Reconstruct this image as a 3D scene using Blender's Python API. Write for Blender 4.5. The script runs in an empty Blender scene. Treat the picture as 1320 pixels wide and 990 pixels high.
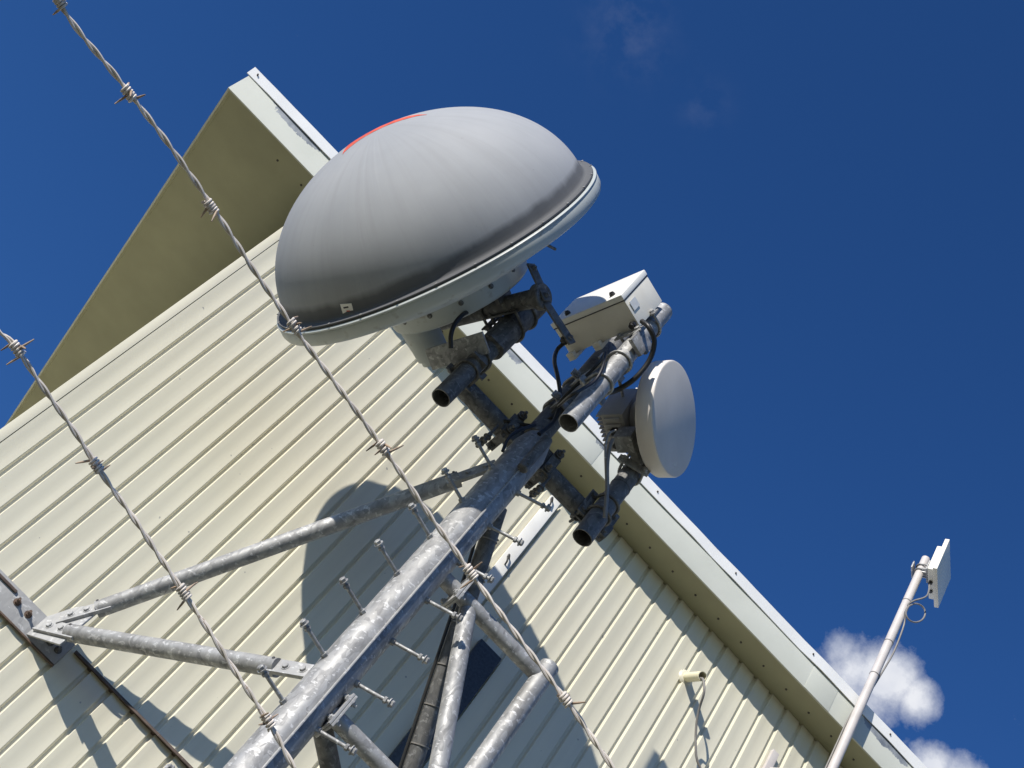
import bpy, bmesh, math, random
from mathutils import Vector, Matrix, noise
random.seed(7)
sc = bpy.context.scene
COL = sc.collection
V = Vector
PI = math.pi

# ------------------------------------------------------------------ survey: the camera and the measured planes
H = 1.6                                   # eye height over the ground
CAM = V((0.0, -6.3, H))                   # the cladding is the plane y = 0
FPX = 1847.9                              # focal length in photo pixels (photo 1320 x 990)
RIGHT = V((0.69037776, -0.54535013, 0.47040352))
DOWN = V((0.71862275, 0.47850657, -0.49991627))
FWD = V((0.04753822, 0.68643476, 0.72562819))


def ray(px, py):
    return (RIGHT * ((px - 660) / FPX) + DOWN * ((py - 495) / FPX) + FWD)


def P(px, py, y):
    """the point of the vertical plane at depth y that was sighted at (px, py)"""
    d = ray(px, py)
    return CAM + d * ((y - CAM.y) / d.y)


def PL(px, py, o, n):
    d = ray(px, py)
    return CAM + d * ((o - CAM).dot(n) / d.dot(n))


def AT(px, py, dist):
    d = ray(px, py)
    return CAM + d.normalized() * dist


SUN_L = V((1.4695, 1.0, -0.733)).normalized()      # direction in which the light travels
TO_SUN = -SUN_L

# ------------------------------------------------------------------ materials


def nt_mat(name):
    m = bpy.data.materials.new(name)
    m.use_nodes = True
    nt = m.node_tree
    b = nt.nodes['Principled BSDF']
    return m, nt, b


def N(nt, typ, **kw):
    n = nt.nodes.new(typ)
    for k, v in kw.items():
        if k in n.inputs:
            n.inputs[k].default_value = v
        else:
            setattr(n, k, v)
    return n


def ramp(nt, src, stops, interp='LINEAR'):
    r = nt.nodes.new('ShaderNodeValToRGB')
    r.color_ramp.interpolation = interp
    el = r.color_ramp.elements
    while len(el) < len(stops):
        el.new(0.5)
    for e, (p, c) in zip(el, stops):
        e.position = p
        e.color = (c, c, c, 1) if not isinstance(c, (tuple, list)) else (*c, 1)
    nt.links.new(src, r.inputs[0])
    return r


def mix(nt, fac, a, b, mode='MIX'):
    m = nt.nodes.new('ShaderNodeMix')
    m.data_type = 'RGBA'
    m.blend_type = mode
    for s, v in ((0, fac), (6, a), (7, b)):
        if hasattr(v, 'is_linked') or hasattr(v, 'links'):
            nt.links.new(v, m.inputs[s])
        else:
            m.inputs[s].default_value = v if s == 0 else (*v, 1)
    return m.outputs[2]


def tex_noise(nt, vec, scale, detail=4, rough=0.55):
    n = nt.nodes.new('ShaderNodeTexNoise')
    n.inputs['Scale'].default_value = scale
    n.inputs['Detail'].default_value = detail
    n.inputs['Roughness'].default_value = rough
    if vec is not None:
        nt.links.new(vec, n.inputs['Vector'])
    return n.outputs[0]


def coords(nt, scale=(1, 1, 1), world=True):
    if world:
        g = nt.nodes.new('ShaderNodeNewGeometry').outputs['Position']
    else:
        g = nt.nodes.new('ShaderNodeTexCoord').outputs['Object']
    mp = nt.nodes.new('ShaderNodeMapping')
    mp.inputs['Scale'].default_value = scale
    nt.links.new(g, mp.inputs[0])
    return mp.outputs[0]


def bump(nt, b, src, strength, dist=0.01):
    bp = nt.nodes.new('ShaderNodeBump')
    bp.inputs['Strength'].default_value = strength
    bp.inputs['Distance'].default_value = dist
    nt.links.new(src, bp.inputs['Height'])
    nt.links.new(bp.outputs[0], b.inputs['Normal'])


def plain(name, col, rough=0.5, metal=0.0, var=0.12, scale=9.0, spots=None):
    m, nt, b = nt_mat(name)
    v = coords(nt)
    n = tex_noise(nt, v, scale, 5)
    lo = tuple(max(0, c * (1 - var)) for c in col)
    hi = tuple(min(1, c * (1 + var)) for c in col)
    r = ramp(nt, n, [(0.3, lo), (0.7, hi)])
    out = r.outputs[0]
    if spots:
        n2 = tex_noise(nt, v, scale * 4, 3)
        f = ramp(nt, n2, [(0.62, 0.0), (0.72, 1.0)])
        out = mix(nt, f.outputs[0], out, spots)
    nt.links.new(out, b.inputs['Base Color'])
    b.inputs['Roughness'].default_value = rough
    b.inputs['Metallic'].default_value = metal
    return m


def make_galv(name, lo=0.20, hi=0.52, metal=0.35, rough=0.45, scale=16):
    m, nt, b = nt_mat(name)
    v = coords(nt, (1, 1, 0.45))
    # spangle and rain marks of hot-dip zinc
    warp = tex_noise(nt, v, 5, 3)
    vor = nt.nodes.new('ShaderNodeTexVoronoi')
    vor.inputs['Scale'].default_value = scale
    add = nt.nodes.new('ShaderNodeMixRGB')
    add.blend_type = 'ADD'
    add.inputs[0].default_value = 0.35
    nt.links.new(v, add.inputs[1])
    nz = nt.nodes.new('ShaderNodeTexNoise')
    nz.inputs['Scale'].default_value = 9
    nt.links.new(v, nz.inputs['Vector'])
    nt.links.new(nz.outputs[1], add.inputs[2])
    nt.links.new(add.outputs[0], vor.inputs['Vector'])
    sep = nt.nodes.new('ShaderNodeSeparateColor')
    nt.links.new(vor.outputs['Color'], sep.inputs[0])
    n2 = tex_noise(nt, v, 24, 6, 0.65)
    ma = nt.nodes.new('ShaderNodeMath')
    ma.operation = 'MULTIPLY_ADD'
    ma.inputs[1].default_value = 0.26
    nt.links.new(sep.outputs[0], ma.inputs[0])
    mb = nt.nodes.new('ShaderNodeMath')
    mb.operation = 'MULTIPLY'
    mb.inputs[1].default_value = 0.74
    nt.links.new(n2, mb.inputs[0])
    nt.links.new(mb.outputs[0], ma.inputs[2])
    r = ramp(nt, ma.outputs[0], [(0.22, (lo, lo * 1.01, lo * 1.04)), (0.5, ((lo + hi) / 2,) * 3), (0.8, (hi, hi, hi * 0.98))])
    stain = ramp(nt, warp, [(0.55, 0.0), (0.75, 0.45)])
    c = mix(nt, stain.outputs[0], r.outputs[0], (lo * 0.7, lo * 0.66, lo * 0.6))
    fl = tex_noise(nt, coords(nt, (1, 1, 1.7)), scale * 1.3, 3, 0.45)
    ff = ramp(nt, fl, [(0.60, 0.0), (0.66, 0.75), (0.70, 0.2)])
    c = mix(nt, ff.outputs[0], c, (min(0.8, hi * 1.4),) * 3)
    nt.links.new(c, b.inputs['Base Color'])
    rr = ramp(nt, ma.outputs[0], [(0.2, rough + 0.2), (0.8, rough - 0.05)])
    nt.links.new(rr.outputs[0], b.inputs['Roughness'])
    b.inputs['Metallic'].default_value = metal
    bump(nt, b, n2, 0.12, 0.004)
    return m


def make_wall():
    m, nt, b = nt_mat('cream_cladding_paint')
    v = coords(nt)
    big = tex_noise(nt, coords(nt, (1.2, 1.2, 0.35)), 1.6, 4)
    base = ramp(nt, big, [(0.3, (0.62, 0.59, 0.47)), (0.7, (0.685, 0.655, 0.53))])
    streak = tex_noise(nt, coords(nt, (22, 22, 0.7)), 1.0, 4)
    sr = ramp(nt, streak, [(0.45, 0.0), (0.8, 0.28)])
    c = mix(nt, sr.outputs[0], base.outputs[0], (0.47, 0.45, 0.37))
    # small chips and fly specks
    sp = tex_noise(nt, v, 26, 2, 0.4)
    sf = ramp(nt, sp, [(0.755, 0.0), (0.775, 0.75)])
    c = mix(nt, sf.outputs[0], c, (0.25, 0.25, 0.24))
    nt.links.new(c, b.inputs['Base Color'])
    b.inputs['Roughness'].default_value = 0.42
    fine = tex_noise(nt, coords(nt, (3, 3, 0.6)), 3, 2)
    bump(nt, b, fine, 0.10, 0.01)
    return m


def make_fascia():
    m, nt, b = nt_mat('weathered_fascia_paint')
    v = coords(nt)
    big = tex_noise(nt, v, 2.2, 5)
    base = ramp(nt, big, [(0.3, (0.50, 0.515, 0.455)), (0.7, (0.58, 0.59, 0.53))])
    # paint peeled off the sheet just under the flashing in two stretches
    geo = nt.nodes.new('ShaderNodeNewGeometry')
    sx = nt.nodes.new('ShaderNodeSeparateXYZ')
    nt.links.new(geo.outputs['Position'], sx.inputs[0])
    zr = nt.nodes.new('ShaderNodeMapRange')
    zr.inputs['From Min'].default_value = ZT - 0.19
    zr.inputs['From Max'].default_value = ZT - 0.05
    nt.links.new(sx.outputs[2], zr.inputs[0])
    pn = tex_noise(nt, coords(nt, (1, 1, 1)), 9, 9, 0.72)
    pl = tex_noise(nt, coords(nt, (0.55, 0.1, 0.1)), 2.3, 2)
    a = nt.nodes.new('ShaderNodeMath'); a.operation = 'MULTIPLY'
    nt.links.new(zr.outputs[0], a.inputs[0])
    win = None
    for xc_, hw in ((P(395, 155, -0.26).x, 0.30), (P(1150, 940, -0.26).x, 0.32), (P(680, 440, -0.26).x, 0.10), (P(790, 560, -0.26).x, 0.10)):
        q = nt.nodes.new('ShaderNodeMath'); q.operation = 'SUBTRACT'; nt.links.new(sx.outputs[0], q.inputs[0]); q.inputs[1].default_value = xc_
        q2 = nt.nodes.new('ShaderNodeMath'); q2.operation = 'ABSOLUTE'; nt.links.new(q.outputs[0], q2.inputs[0])
        q3 = nt.nodes.new('ShaderNodeMapRange'); nt.links.new(q2.outputs[0], q3.inputs[0])
        q3.inputs['From Min'].default_value = hw; q3.inputs['From Max'].default_value = hw * 0.5
        if win is None: win = q3.outputs[0]
        else:
            q4 = nt.nodes.new('ShaderNodeMath'); q4.operation = 'MAXIMUM'; nt.links.new(win, q4.inputs[0]); nt.links.new(q3.outputs[0], q4.inputs[1]); win = q4.outputs[0]
    nt.links.new(win, a.inputs[1])
    a2 = nt.nodes.new('ShaderNodeMath'); a2.operation = 'MULTIPLY_ADD'
    a2.inputs[1].default_value = 0.85
    nt.links.new(a.outputs[0], a2.inputs[0])
    nt.links.new(pn, a2.inputs[2])
    f = ramp(nt, a2.outputs[0], [(1.02, 0.0), (1.05, 1.0)])
    dv = nt.nodes.new('ShaderNodeMath'); dv.operation = 'MULTIPLY'; dv.inputs[1].default_value = 0.8
    nt.links.new(a2.outputs[0], dv.inputs[0])
    f = ramp(nt, dv.outputs[0], [(0.74, 0.0), (0.76, 1.0)])
    metal = ramp(nt, tex_noise(nt, v, 14, 5), [(0.3, (0.13, 0.15, 0.18)), (0.7, (0.33, 0.35, 0.37))])
    c = mix(nt, f.outputs[0], base.outputs[0], metal.outputs[0])
    nt.links.new(c, b.inputs['Base Color'])
    b.inputs['Roughness'].default_value = 0.45
    return m


def make_dome(C, A):
    m, nt, b = nt_mat('weathered_grey_radome')
    geo = nt.nodes.new('ShaderNodeTexCoord')
    sx = nt.nodes.new('ShaderNodeSeparateXYZ')         # local: z = axis of the dish
    nt.links.new(geo.outputs['Object'], sx.inputs[0])
    at = nt.nodes.new('ShaderNodeMath'); at.operation = 'ARCTAN2'
    nt.links.new(sx.outputs[1], at.inputs[0]); nt.links.new(sx.outputs[0], at.inputs[1])
    sn = nt.nodes.new('ShaderNodeMath'); sn.operation = 'SINE'; nt.links.new(at.outputs[0], sn.inputs[0])
    cs = nt.nodes.new('ShaderNodeMath'); cs.operation = 'COSINE'; nt.links.new(at.outputs[0], cs.inputs[0])
    cb = nt.nodes.new('ShaderNodeCombineXYZ')
    nt.links.new(sn.outputs[0], cb.inputs[0]); nt.links.new(cs.outputs[0], cb.inputs[1])
    hz = nt.nodes.new('ShaderNodeMath'); hz.operation = 'MULTIPLY'; hz.inputs[1].default_value = 0.13
    nt.links.new(sx.outputs[2], hz.inputs[0]); nt.links.new(hz.outputs[0], cb.inputs[2])
    st = tex_noise(nt, cb.outputs[0], 13, 5, 0.6)
    cloud = tex_noise(nt, geo.outputs['Object'], 2.2, 4)
    base = ramp(nt, cloud, [(0.3, (0.285, 0.297, 0.320)), (0.7, (0.335, 0.345, 0.365))])
    sr = ramp(nt, st, [(0.46, 0.0), (0.8, 0.36)])
    c = mix(nt, sr.outputs[0], base.outputs[0], (0.232, 0.235, 0.245))
    sr2 = ramp(nt, tex_noise(nt, cb.outputs[0], 27, 3, 0.6), [(0.58, 0.0), (0.78, 0.20)])
    c = mix(nt, sr2.outputs[0], c, (0.41, 0.42, 0.44))
    # grime together with painted-in shade in the corner above the flange
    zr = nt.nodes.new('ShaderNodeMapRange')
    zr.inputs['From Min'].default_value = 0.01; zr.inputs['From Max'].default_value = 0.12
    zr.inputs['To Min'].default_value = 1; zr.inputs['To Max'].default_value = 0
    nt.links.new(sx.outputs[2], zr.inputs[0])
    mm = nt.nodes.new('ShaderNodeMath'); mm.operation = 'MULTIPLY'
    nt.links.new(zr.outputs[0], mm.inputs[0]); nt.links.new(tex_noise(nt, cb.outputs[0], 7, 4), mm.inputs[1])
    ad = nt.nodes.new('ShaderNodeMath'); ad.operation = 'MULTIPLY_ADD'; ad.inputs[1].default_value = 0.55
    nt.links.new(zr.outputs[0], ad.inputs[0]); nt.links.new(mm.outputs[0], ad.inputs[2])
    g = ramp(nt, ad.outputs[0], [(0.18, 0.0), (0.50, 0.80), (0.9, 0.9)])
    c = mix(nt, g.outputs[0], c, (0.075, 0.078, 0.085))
    # scratches
    sc_ = tex_noise(nt, geo.outputs['Object'], 31, 3, 0.5)
    sf = ramp(nt, sc_, [(0.74, 0.0), (0.77, 0.5)])
    c = mix(nt, sf.outputs[0], c, (0.2, 0.2, 0.2))
    nt.links.new(c, b.inputs['Base Color'])
    b.inputs['Roughness'].default_value = 0.72
    b.inputs['Specular IOR Level'].default_value = 0.3
    return m


def make_ground():
    m, nt, b = nt_mat('gravel_and_dry_grass')
    v = coords(nt)
    n1 = tex_noise(nt, v, 0.4, 6)
    n2 = tex_noise(nt, v, 30, 4)
    a = ramp(nt, n2, [(0.3, (0.09, 0.085, 0.055)), (0.7, (0.20, 0.185, 0.13))])
    g = ramp(nt, n2, [(0.3, (0.10, 0.11, 0.04)), (0.7, (0.26, 0.25, 0.11))])
    f = ramp(nt, n1, [(0.5, 0.0), (0.6, 1.0)])
    nt.links.new(mix(nt, f.outputs[0], a.outputs[0], g.outputs[0]), b.inputs['Base Color'])
    b.inputs['Roughness'].default_value = 0.95
    bump(nt, b, n2, 0.5, 0.02)
    return m


# ------------------------------------------------------------------ mesh helpers


def frame(d, up=V((0, 0, 1))):
    d = d.normalized()
    if abs(d.dot(up)) > 0.97:
        up = V((0, 1, 0))
    u = d.cross(up).normalized()
    w = d.cross(u).normalized()
    return u, w


class MB:
    def __init__(s):
        s.bm = bmesh.new()

    def ringed(s, rings, closed_u=True, cap0=True, cap1=True, mi=0):
        bm = s.bm
        vs = [[bm.verts.new(p) for p in r] for r in rings]
        n = len(vs[0])
        for a, b in zip(vs, vs[1:]):
            for i in range(n if closed_u else n - 1):
                j = (i + 1) % n
                f = bm.faces.new((a[i], a[j], b[j], b[i])); f.material_index = mi
        if cap0:
            f = bm.faces.new(vs[0][::-1]); f.material_index = mi
        if cap1:
            f = bm.faces.new(vs[-1]); f.material_index = mi
        return s

    def tube(s, pts, r, seg=12, caps=True, mi=0):
        pts = [V(p) for p in pts]
        rings = []
        u = w = None
        for i, p in enumerate(pts):
            a = pts[max(0, i - 1)]
            b = pts[min(len(pts) - 1, i + 1)]
            d = (b - a).normalized()
            if u is None:
                u, w = frame(d)
            else:
                u = (u - d * u.dot(d)).normalized()
                w = d.cross(u).normalized()
            rr = r[i] if isinstance(r, (list, tuple)) else r
            rings.append([p + (u * math.cos(2 * PI * k / seg) + w * math.sin(2 * PI * k / seg)) * rr for k in range(seg)])
        return s.ringed(rings, True, caps, caps, mi)

    def cyl(s, p0, p1, r, seg=24, r1=None, mi=0, cham=0.0):
        p0, p1 = V(p0), V(p1)
        d = (p1 - p0).normalized()
        r1 = r if r1 is None else r1
        if cham:
            return s.tube([p0, p0 + d * cham, p1 - d * cham, p1], [r - cham, r, r1, r1 - cham], seg, True, mi)
        return s.tube([p0, p1], [r, r1], seg, True, mi)

    def pipe(s, p0, p1, r, t=0.006, seg=28, mi=0):
        """open ended pipe with wall thickness"""
        p0, p1 = V(p0), V(p1)
        d = p1 - p0
        u, w = frame(d)

        def ring(p, rr):
            return [p + (u * math.cos(2 * PI * k / seg) + w * math.sin(2 * PI * k / seg)) * rr for k in range(seg)]
        rings = [ring(p0, r), ring(p1, r), ring(p1, r - t), ring(p0, r - t), ring(p0, r)]
        bm = s.bm
        vs = [[bm.verts.new(p) for p in q] for q in rings[:4]]
        for a, b in ((0, 1), (1, 2), (2, 3), (3, 0)):
            for i in range(seg):
                j = (i + 1) % seg
                f = bm.faces.new((vs[a][i], vs[a][j], vs[b][j], vs[b][i])); f.material_index = mi
        return s

    def box(s, c, ax, ay, az, bev=0.0, mi=0):
        """half-extent vectors"""
        c = V(c)
        bm2 = bmesh.new()
        cs = [bm2.verts.new(c + ax * i + ay * j + az * k) for i in (-1, 1) for j in (-1, 1) for k in (-1, 1)]
        for q in ((0, 1, 3, 2), (4, 6, 7, 5), (0, 4, 5, 1), (2, 3, 7, 6), (0, 2, 6, 4), (1, 5, 7, 3)):
            bm2.faces.new([cs[i] for i in q])
        bmesh.ops.recalc_face_normals(bm2, faces=bm2.faces)
        if bev:
            bmesh.ops.bevel(bm2, geom=list(bm2.edges), offset=bev, segments=2, profile=0.6, affect='EDGES')
        s.merge(bm2, mi)
        return s

    def abox(s, x0, x1, y0, y1, z0, z1, bev=0.0, mi=0):
        return s.box(((x0 + x1) / 2, (y0 + y1) / 2, (z0 + z1) / 2), V(((x1 - x0) / 2, 0, 0)), V((0, (y1 - y0) / 2, 0)), V((0, 0, (z1 - z0) / 2)), bev, mi)

    def plate(s, poly, th, mi=0, bev=0.0):
        """polygon extruded by th along its normal, centred"""
        poly = [V(p) for p in poly]
        n = (poly[1] - poly[0]).cross(poly[2] - poly[1]).normalized()
        bm2 = bmesh.new()
        a = [bm2.verts.new(p - n * th / 2) for p in poly]
        b = [bm2.verts.new(p + n * th / 2) for p in poly]
        bm2.faces.new(a[::-1]); bm2.faces.new(b)
        for i in range(len(a)):
            j = (i + 1) % len(a)
            bm2.faces.new((a[i], a[j], b[j], b[i]))
        bmesh.ops.recalc_face_normals(bm2, faces=bm2.faces)
        if bev:
            bmesh.ops.bevel(bm2, geom=list(bm2.edges), offset=bev, segments=1, affect='EDGES')
        s.merge(bm2, mi)
        return s

    def merge(s, bm2, mi=0):
        mp = {v: s.bm.verts.new(v.co) for v in bm2.verts}
        for f in bm2.faces:
            try:
                g = s.bm.faces.new([mp[v] for v in f.verts]); g.material_index = mi
            except ValueError:
                pass
        bm2.free()

    def lathe(s, prof, o, axis, seg=96, mi=0, close=False):
        """prof: list of (radius, height along axis)"""
        o = V(o); axis = V(axis).normalized()
        u, w = frame(axis)
        bm = s.bm
        rows = []
        for r, h in prof:
            if r < 1e-6:
                rows.append([bm.verts.new(o + axis * h)])
            else:
                rows.append([bm.verts.new(o + axis * h + (u * math.cos(2 * PI * k / seg) + w * math.sin(2 * PI * k / seg)) * r) for k in range(seg)])
        if close:
            rows.append(rows[0])
        for a, b in zip(rows, rows[1:]):
            for i in range(seg):
                j = (i + 1) % seg
                if len(a) == 1 and len(b) == 1:
                    continue
                if len(a) == 1:
                    f = bm.faces.new((a[0], b[j], b[i]))
                elif len(b) == 1:
                    f = bm.faces.new((a[i], a[j], b[0]))
                else:
                    f = bm.faces.new((a[i], a[j], b[j], b[i]))
                f.material_index = mi
        return s

    def hexbolt(s, p, d, r=0.014, h=0.011, shank=0.0, mi=0):
        p, d = V(p), V(d).normalized()
        s.tube([p, p + d * h * 0.85, p + d * h], [r, r, r * 0.86], 6, True, mi)
        s.tube([p - d * 0.002, p + d * 0.0025], r * 1.35, 14, True, mi)
        if shank:
            s.tube([p, p + d * (h + shank)], r * 0.55, 8, True, mi)
        return s

    def ubolt(s, c, axis, out, r, rod=0.007, ext=0.05, mi=0):
        """U-bolt round a pipe through c along axis, its legs pointing to `out`"""
        c, axis, out = V(c), V(axis).normalized(), V(out).normalized()
        side = axis.cross(out).normalized()
        R_ = r + rod
        pts = [c + side * R_ + out * (R_ + ext)]
        for k in range(0, 13):
            a = PI * k / 12
            pts.append(c + side * R_ * math.cos(a) - out * R_ * math.sin(a))
        pts.append(c - side * R_ + out * (R_ + ext))
        s.tube(pts, rod, 8, True, mi)
        for sg in (1, -1):
            s.hexbolt(c + side * R_ * sg + out * (R_ + ext * 0.55), out, rod * 2.0, rod * 1.6, 0, mi)
        s.box(c + out * (R_ + ext * 0.3), side * (R_ + 0.028), axis * 0.024, out * 0.005, 0.0015, mi)
        return s

    def build(s, name, mats, parent=None, loc=None, sharp=0.7):
        bm = s.bm
        bmesh.ops.remove_doubles(bm, verts=bm.verts, dist=1e-5)
        bmesh.ops.recalc_face_normals(bm, faces=bm.faces)
        off = V((0, 0, 0))
        if parent is not None:
            q = parent
            while q is not None:
                off = off + q.location
                q = q.parent
        elif loc is not None:
            off = V(loc)
        if off.length:
            bmesh.ops.translate(bm, verts=bm.verts, vec=-off)
        for f in bm.faces:
            f.smooth = True
        for e in bm.edges:
            e.smooth = not (len(e.link_faces) == 2 and e.calc_face_angle(0) > sharp) and len(e.link_faces) == 2
        me = bpy.data.meshes.new(name)
        bm.to_mesh(me); bm.free()
        for m in (mats if isinstance(mats, (list, tuple)) else [mats]):
            me.materials.append(m)
        o = bpy.data.objects.new(name, me)
        COL.objects.link(o)
        if parent is not None:
            o.parent = parent
        elif loc is not None:
            o.location = loc
        return o


def tag(o, label=None, cat=None, group=None, kind=None):
    if label: o['label'] = label
    if cat: o['category'] = cat
    if group: o['group'] = group
    if kind: o['kind'] = kind
    return o


def empty(name, loc, label, cat, group=None):
    o = bpy.data.objects.new(name, None)
    o.empty_display_size = 0.1
    COL.objects.link(o)
    o.location = loc
    return tag(o, label, cat, group)


def smooth_path(pts, n=8):
    """Catmull-Rom through pts"""
    pts = [V(p) for p in pts]
    q = [pts[0] * 2 - pts[1]] + pts + [pts[-1] * 2 - pts[-2]]
    out = []
    for i in range(1, len(q) - 2):
        for k in range(n):
            t = k / n
            a, b, c, d = q[i - 1], q[i], q[i + 1], q[i + 2]
            out.append(0.5 * ((2 * b) + (c - a) * t + (2 * a - 5 * b + 4 * c - d) * t * t + (3 * b - a - 3 * c + d) * t ** 3))
    out.append(pts[-1])
    return out


# ------------------------------------------------------------------ dimensions of the building
OV = 0.248                    # eave overhang in front of the cladding
OVL = 0.834                   # overhang at the left end
ZS = 6.417 + H                # soffit
ZT = 6.684 + H                # top of the roof edge flashing
XC = -1.2405                  # left corner of the cladding
XR = 11.0
PITCH = 0.13985
X0 = 0.1653 * 6.3             # a groove of the cladding
DEPTH = 14.0

M_wall = make_wall()
M_fascia = make_fascia()
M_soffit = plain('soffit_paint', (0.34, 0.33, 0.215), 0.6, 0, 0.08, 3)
M_flash = plain('white_flashing', (0.86, 0.86, 0.85), 0.4, 0, 0.04, 6)
M_galv = make_galv('hot_dip_galvanised_steel', 0.16, 0.45, 0.35, 0.52, 24)
M_galv_dark = make_galv('shaded_galvanised_steel', 0.06, 0.20, 0.3, 0.6, 26)  # darker copy of the zinc, with shade put into its colour
M_galv_bright = make_galv('bright_galvanised_pipe', 0.15, 0.44, 0.35, 0.5, 24)
M_plate = make_galv('galvanised_plate', 0.27, 0.42, 0.12, 0.55, 22)
M_rust = plain('rusty_edge', (0.115, 0.078, 0.058), 0.85, 0, 0.35, 30)
M_ledge = plain('rust_brown_flashing', (0.085, 0.06, 0.048), 0.7, 0, 0.35, 25, (0.20, 0.17, 0.14))
M_panel = plain('cream_panel_plastic', (0.74, 0.71, 0.62), 0.4, 0, 0.05, 6)
M_black = plain('black_rubber_cable', (0.016, 0.016, 0.017), 0.45, 0, 0.2, 20)
M_grey_cable = plain('grey_cable', (0.20, 0.19, 0.18), 0.5, 0, 0.15, 20)
M_white = plain('white_enamel', (0.80, 0.79, 0.75), 0.35, 0, 0.05, 7)
M_boxpaint = plain('warm_white_box_paint', (0.74, 0.71, 0.63), 0.38, 0, 0.06, 7)
M_pinkwhite = plain('aged_white_plastic', (0.70, 0.655, 0.625), 0.45, 0, 0.06, 5)
M_dishface = plain('grey_radome_cloth', (0.55, 0.52, 0.485), 0.7, 0, 0.06, 5)
M_radio = plain('grey_radio_case', (0.36, 0.345, 0.33), 0.5, 0, 0.1, 9)
M_label = plain('paper_label', (0.55, 0.57, 0.58), 0.5, 0, 0.08, 40)
M_dark = plain('dark_speckled_metal', (0.045, 0.05, 0.06), 0.5, 0.1, 0.35, 60, (0.11, 0.12, 0.14))
M_pole = plain('pale_painted_pole', (0.52, 0.485, 0.465), 0.45, 0, 0.10, 8)
M_pvc = plain('cream_plastic_pipe', (0.72, 0.68, 0.50), 0.4, 0, 0.05, 8)
M_red = plain('red_painted_stroke', (0.60, 0.085, 0.04), 0.6, 0, 0.25, 14, (0.52, 0.22, 0.16))
M_ink = plain('dark_ink', (0.03, 0.03, 0.035), 0.6)
M_shell = plain('dish_shell_paint', (0.40, 0.43, 0.425), 0.45, 0, 0.10, 4, (0.30, 0.30, 0.28))
M_wire = plain('weathered_fence_wire', (0.63, 0.575, 0.52), 0.55, 0.0, 0.20, 70, (0.40, 0.32, 0.25))
M_barb = plain('rust_tinged_barb_wire', (0.33, 0.24, 0.17), 0.6, 0.0, 0.35, 110, (0.40, 0.36, 0.32))
M_ground = make_ground()
M_screw = plain('dark_screw', (0.06, 0.05, 0.045), 0.6)

# ------------------------------------------------------------------ ground
g = MB()
g.box((0, 0, -0.05), V((1500, 0, 0)), V((0, 1500, 0)), V((0, 0, 0.05)))
tag(g.build('ground', M_ground), kind='structure')

# ------------------------------------------------------------------ building
bld = empty('building', (0, 0, 0), 'cream ribbed metal building with pale overhanging roof edge, behind the antennas', 'building')
# corrugated cladding: fraction of the pitch, depth behind the face of the pans
PROF = [(0.0, 0.000), (0.03, 0.0003), (0.10, 0.0012), (0.18, 0.0022), (0.28, 0.0042), (0.39, 0.0059), (0.50, 0.0069), (0.60, 0.0071),
        (0.74, 0.0066), (0.785, 0.0064), (0.800, 0.0078), (0.845, 0.0205), (0.855, 0.0220), (0.950, 0.0220), (0.962, 0.0205), (0.990, 0.0015)]
xs = []
k = int((XC - X0) / PITCH) - 2
while True:
    base = X0 + k * PITCH
    if base > XR: break
    for fr, dp in PROF:
        x = base + (fr - 0.955) * PITCH
        if x > -1.187 and x < XR: xs.append((x, dp))
    k += 1
w = MB()
rows = [V((x, d, 0)) for x, d in xs]
zz = [0.0, 1.5, 3.0, 4.857, 4.86, 6.5, ZS - 0.002]
w.ringed([[V((x, d, z)) for x, d in xs] for z in zz], False, False, False)
w.build('cladding', M_wall, bld, sharp=0.55)
w = MB()
w.abox(XC, -1.1895, -0.002, 0.06, 0, ZS - 0.002, 0.002)
w.build('corner_trim', M_wall, bld)
w = MB()
w.abox(XC + 0.012, XR, 0.04, 0.20, 0, ZS - 0.004)
w.abox(XC + 0.012, XC + 0.2, 0.20, DEPTH, 0, ZS - 0.004)
w.abox(XR - 0.2, XR, 0.2, DEPTH, 0, ZS - 0.004)
w.abox(XC + 0.2, XR - 0.2, DEPTH - .2, DEPTH, 0, ZS - 0.004)
w.build('wall_core', M_wall, bld)
w = MB()
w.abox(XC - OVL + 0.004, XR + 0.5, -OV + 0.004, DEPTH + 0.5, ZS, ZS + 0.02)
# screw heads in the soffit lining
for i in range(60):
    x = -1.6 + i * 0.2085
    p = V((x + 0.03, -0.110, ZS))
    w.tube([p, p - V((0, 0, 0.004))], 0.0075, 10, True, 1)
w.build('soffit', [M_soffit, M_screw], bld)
w = MB()
w.abox(XC - OVL, XR + 0.5, -OV, -OV + 0.012, ZS - 0.012, ZT - 0.02, 0.002)
w.abox(XC - OVL, XC - OVL + 0.012, -OV + 0.012, DEPTH + 0.5, ZS - 0.012, ZT - 0.02, 0.002)
w.abox(XC - OVL + 0.012, XR + .5, -OV + 0.012, -OV + 0.034, ZS - 0.010, ZS + 0.001, 0, 1)
w.abox(XC - OVL + 0.012, XC - OVL + 0.03, -OV + 0.034, DEPTH + .5, ZS - 0.006, ZS + 0.001, 0, 1)
for xj in (0.9, 3.05, 5.2):                     # lap joints of the fascia sheets
    w.abox(xj, xj + 0.22, -OV - 0.0018, -OV, ZS - 0.011, ZT - 0.03, 0.0006)
w.build('fascia', [M_fascia, M_soffit], bld)
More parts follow.
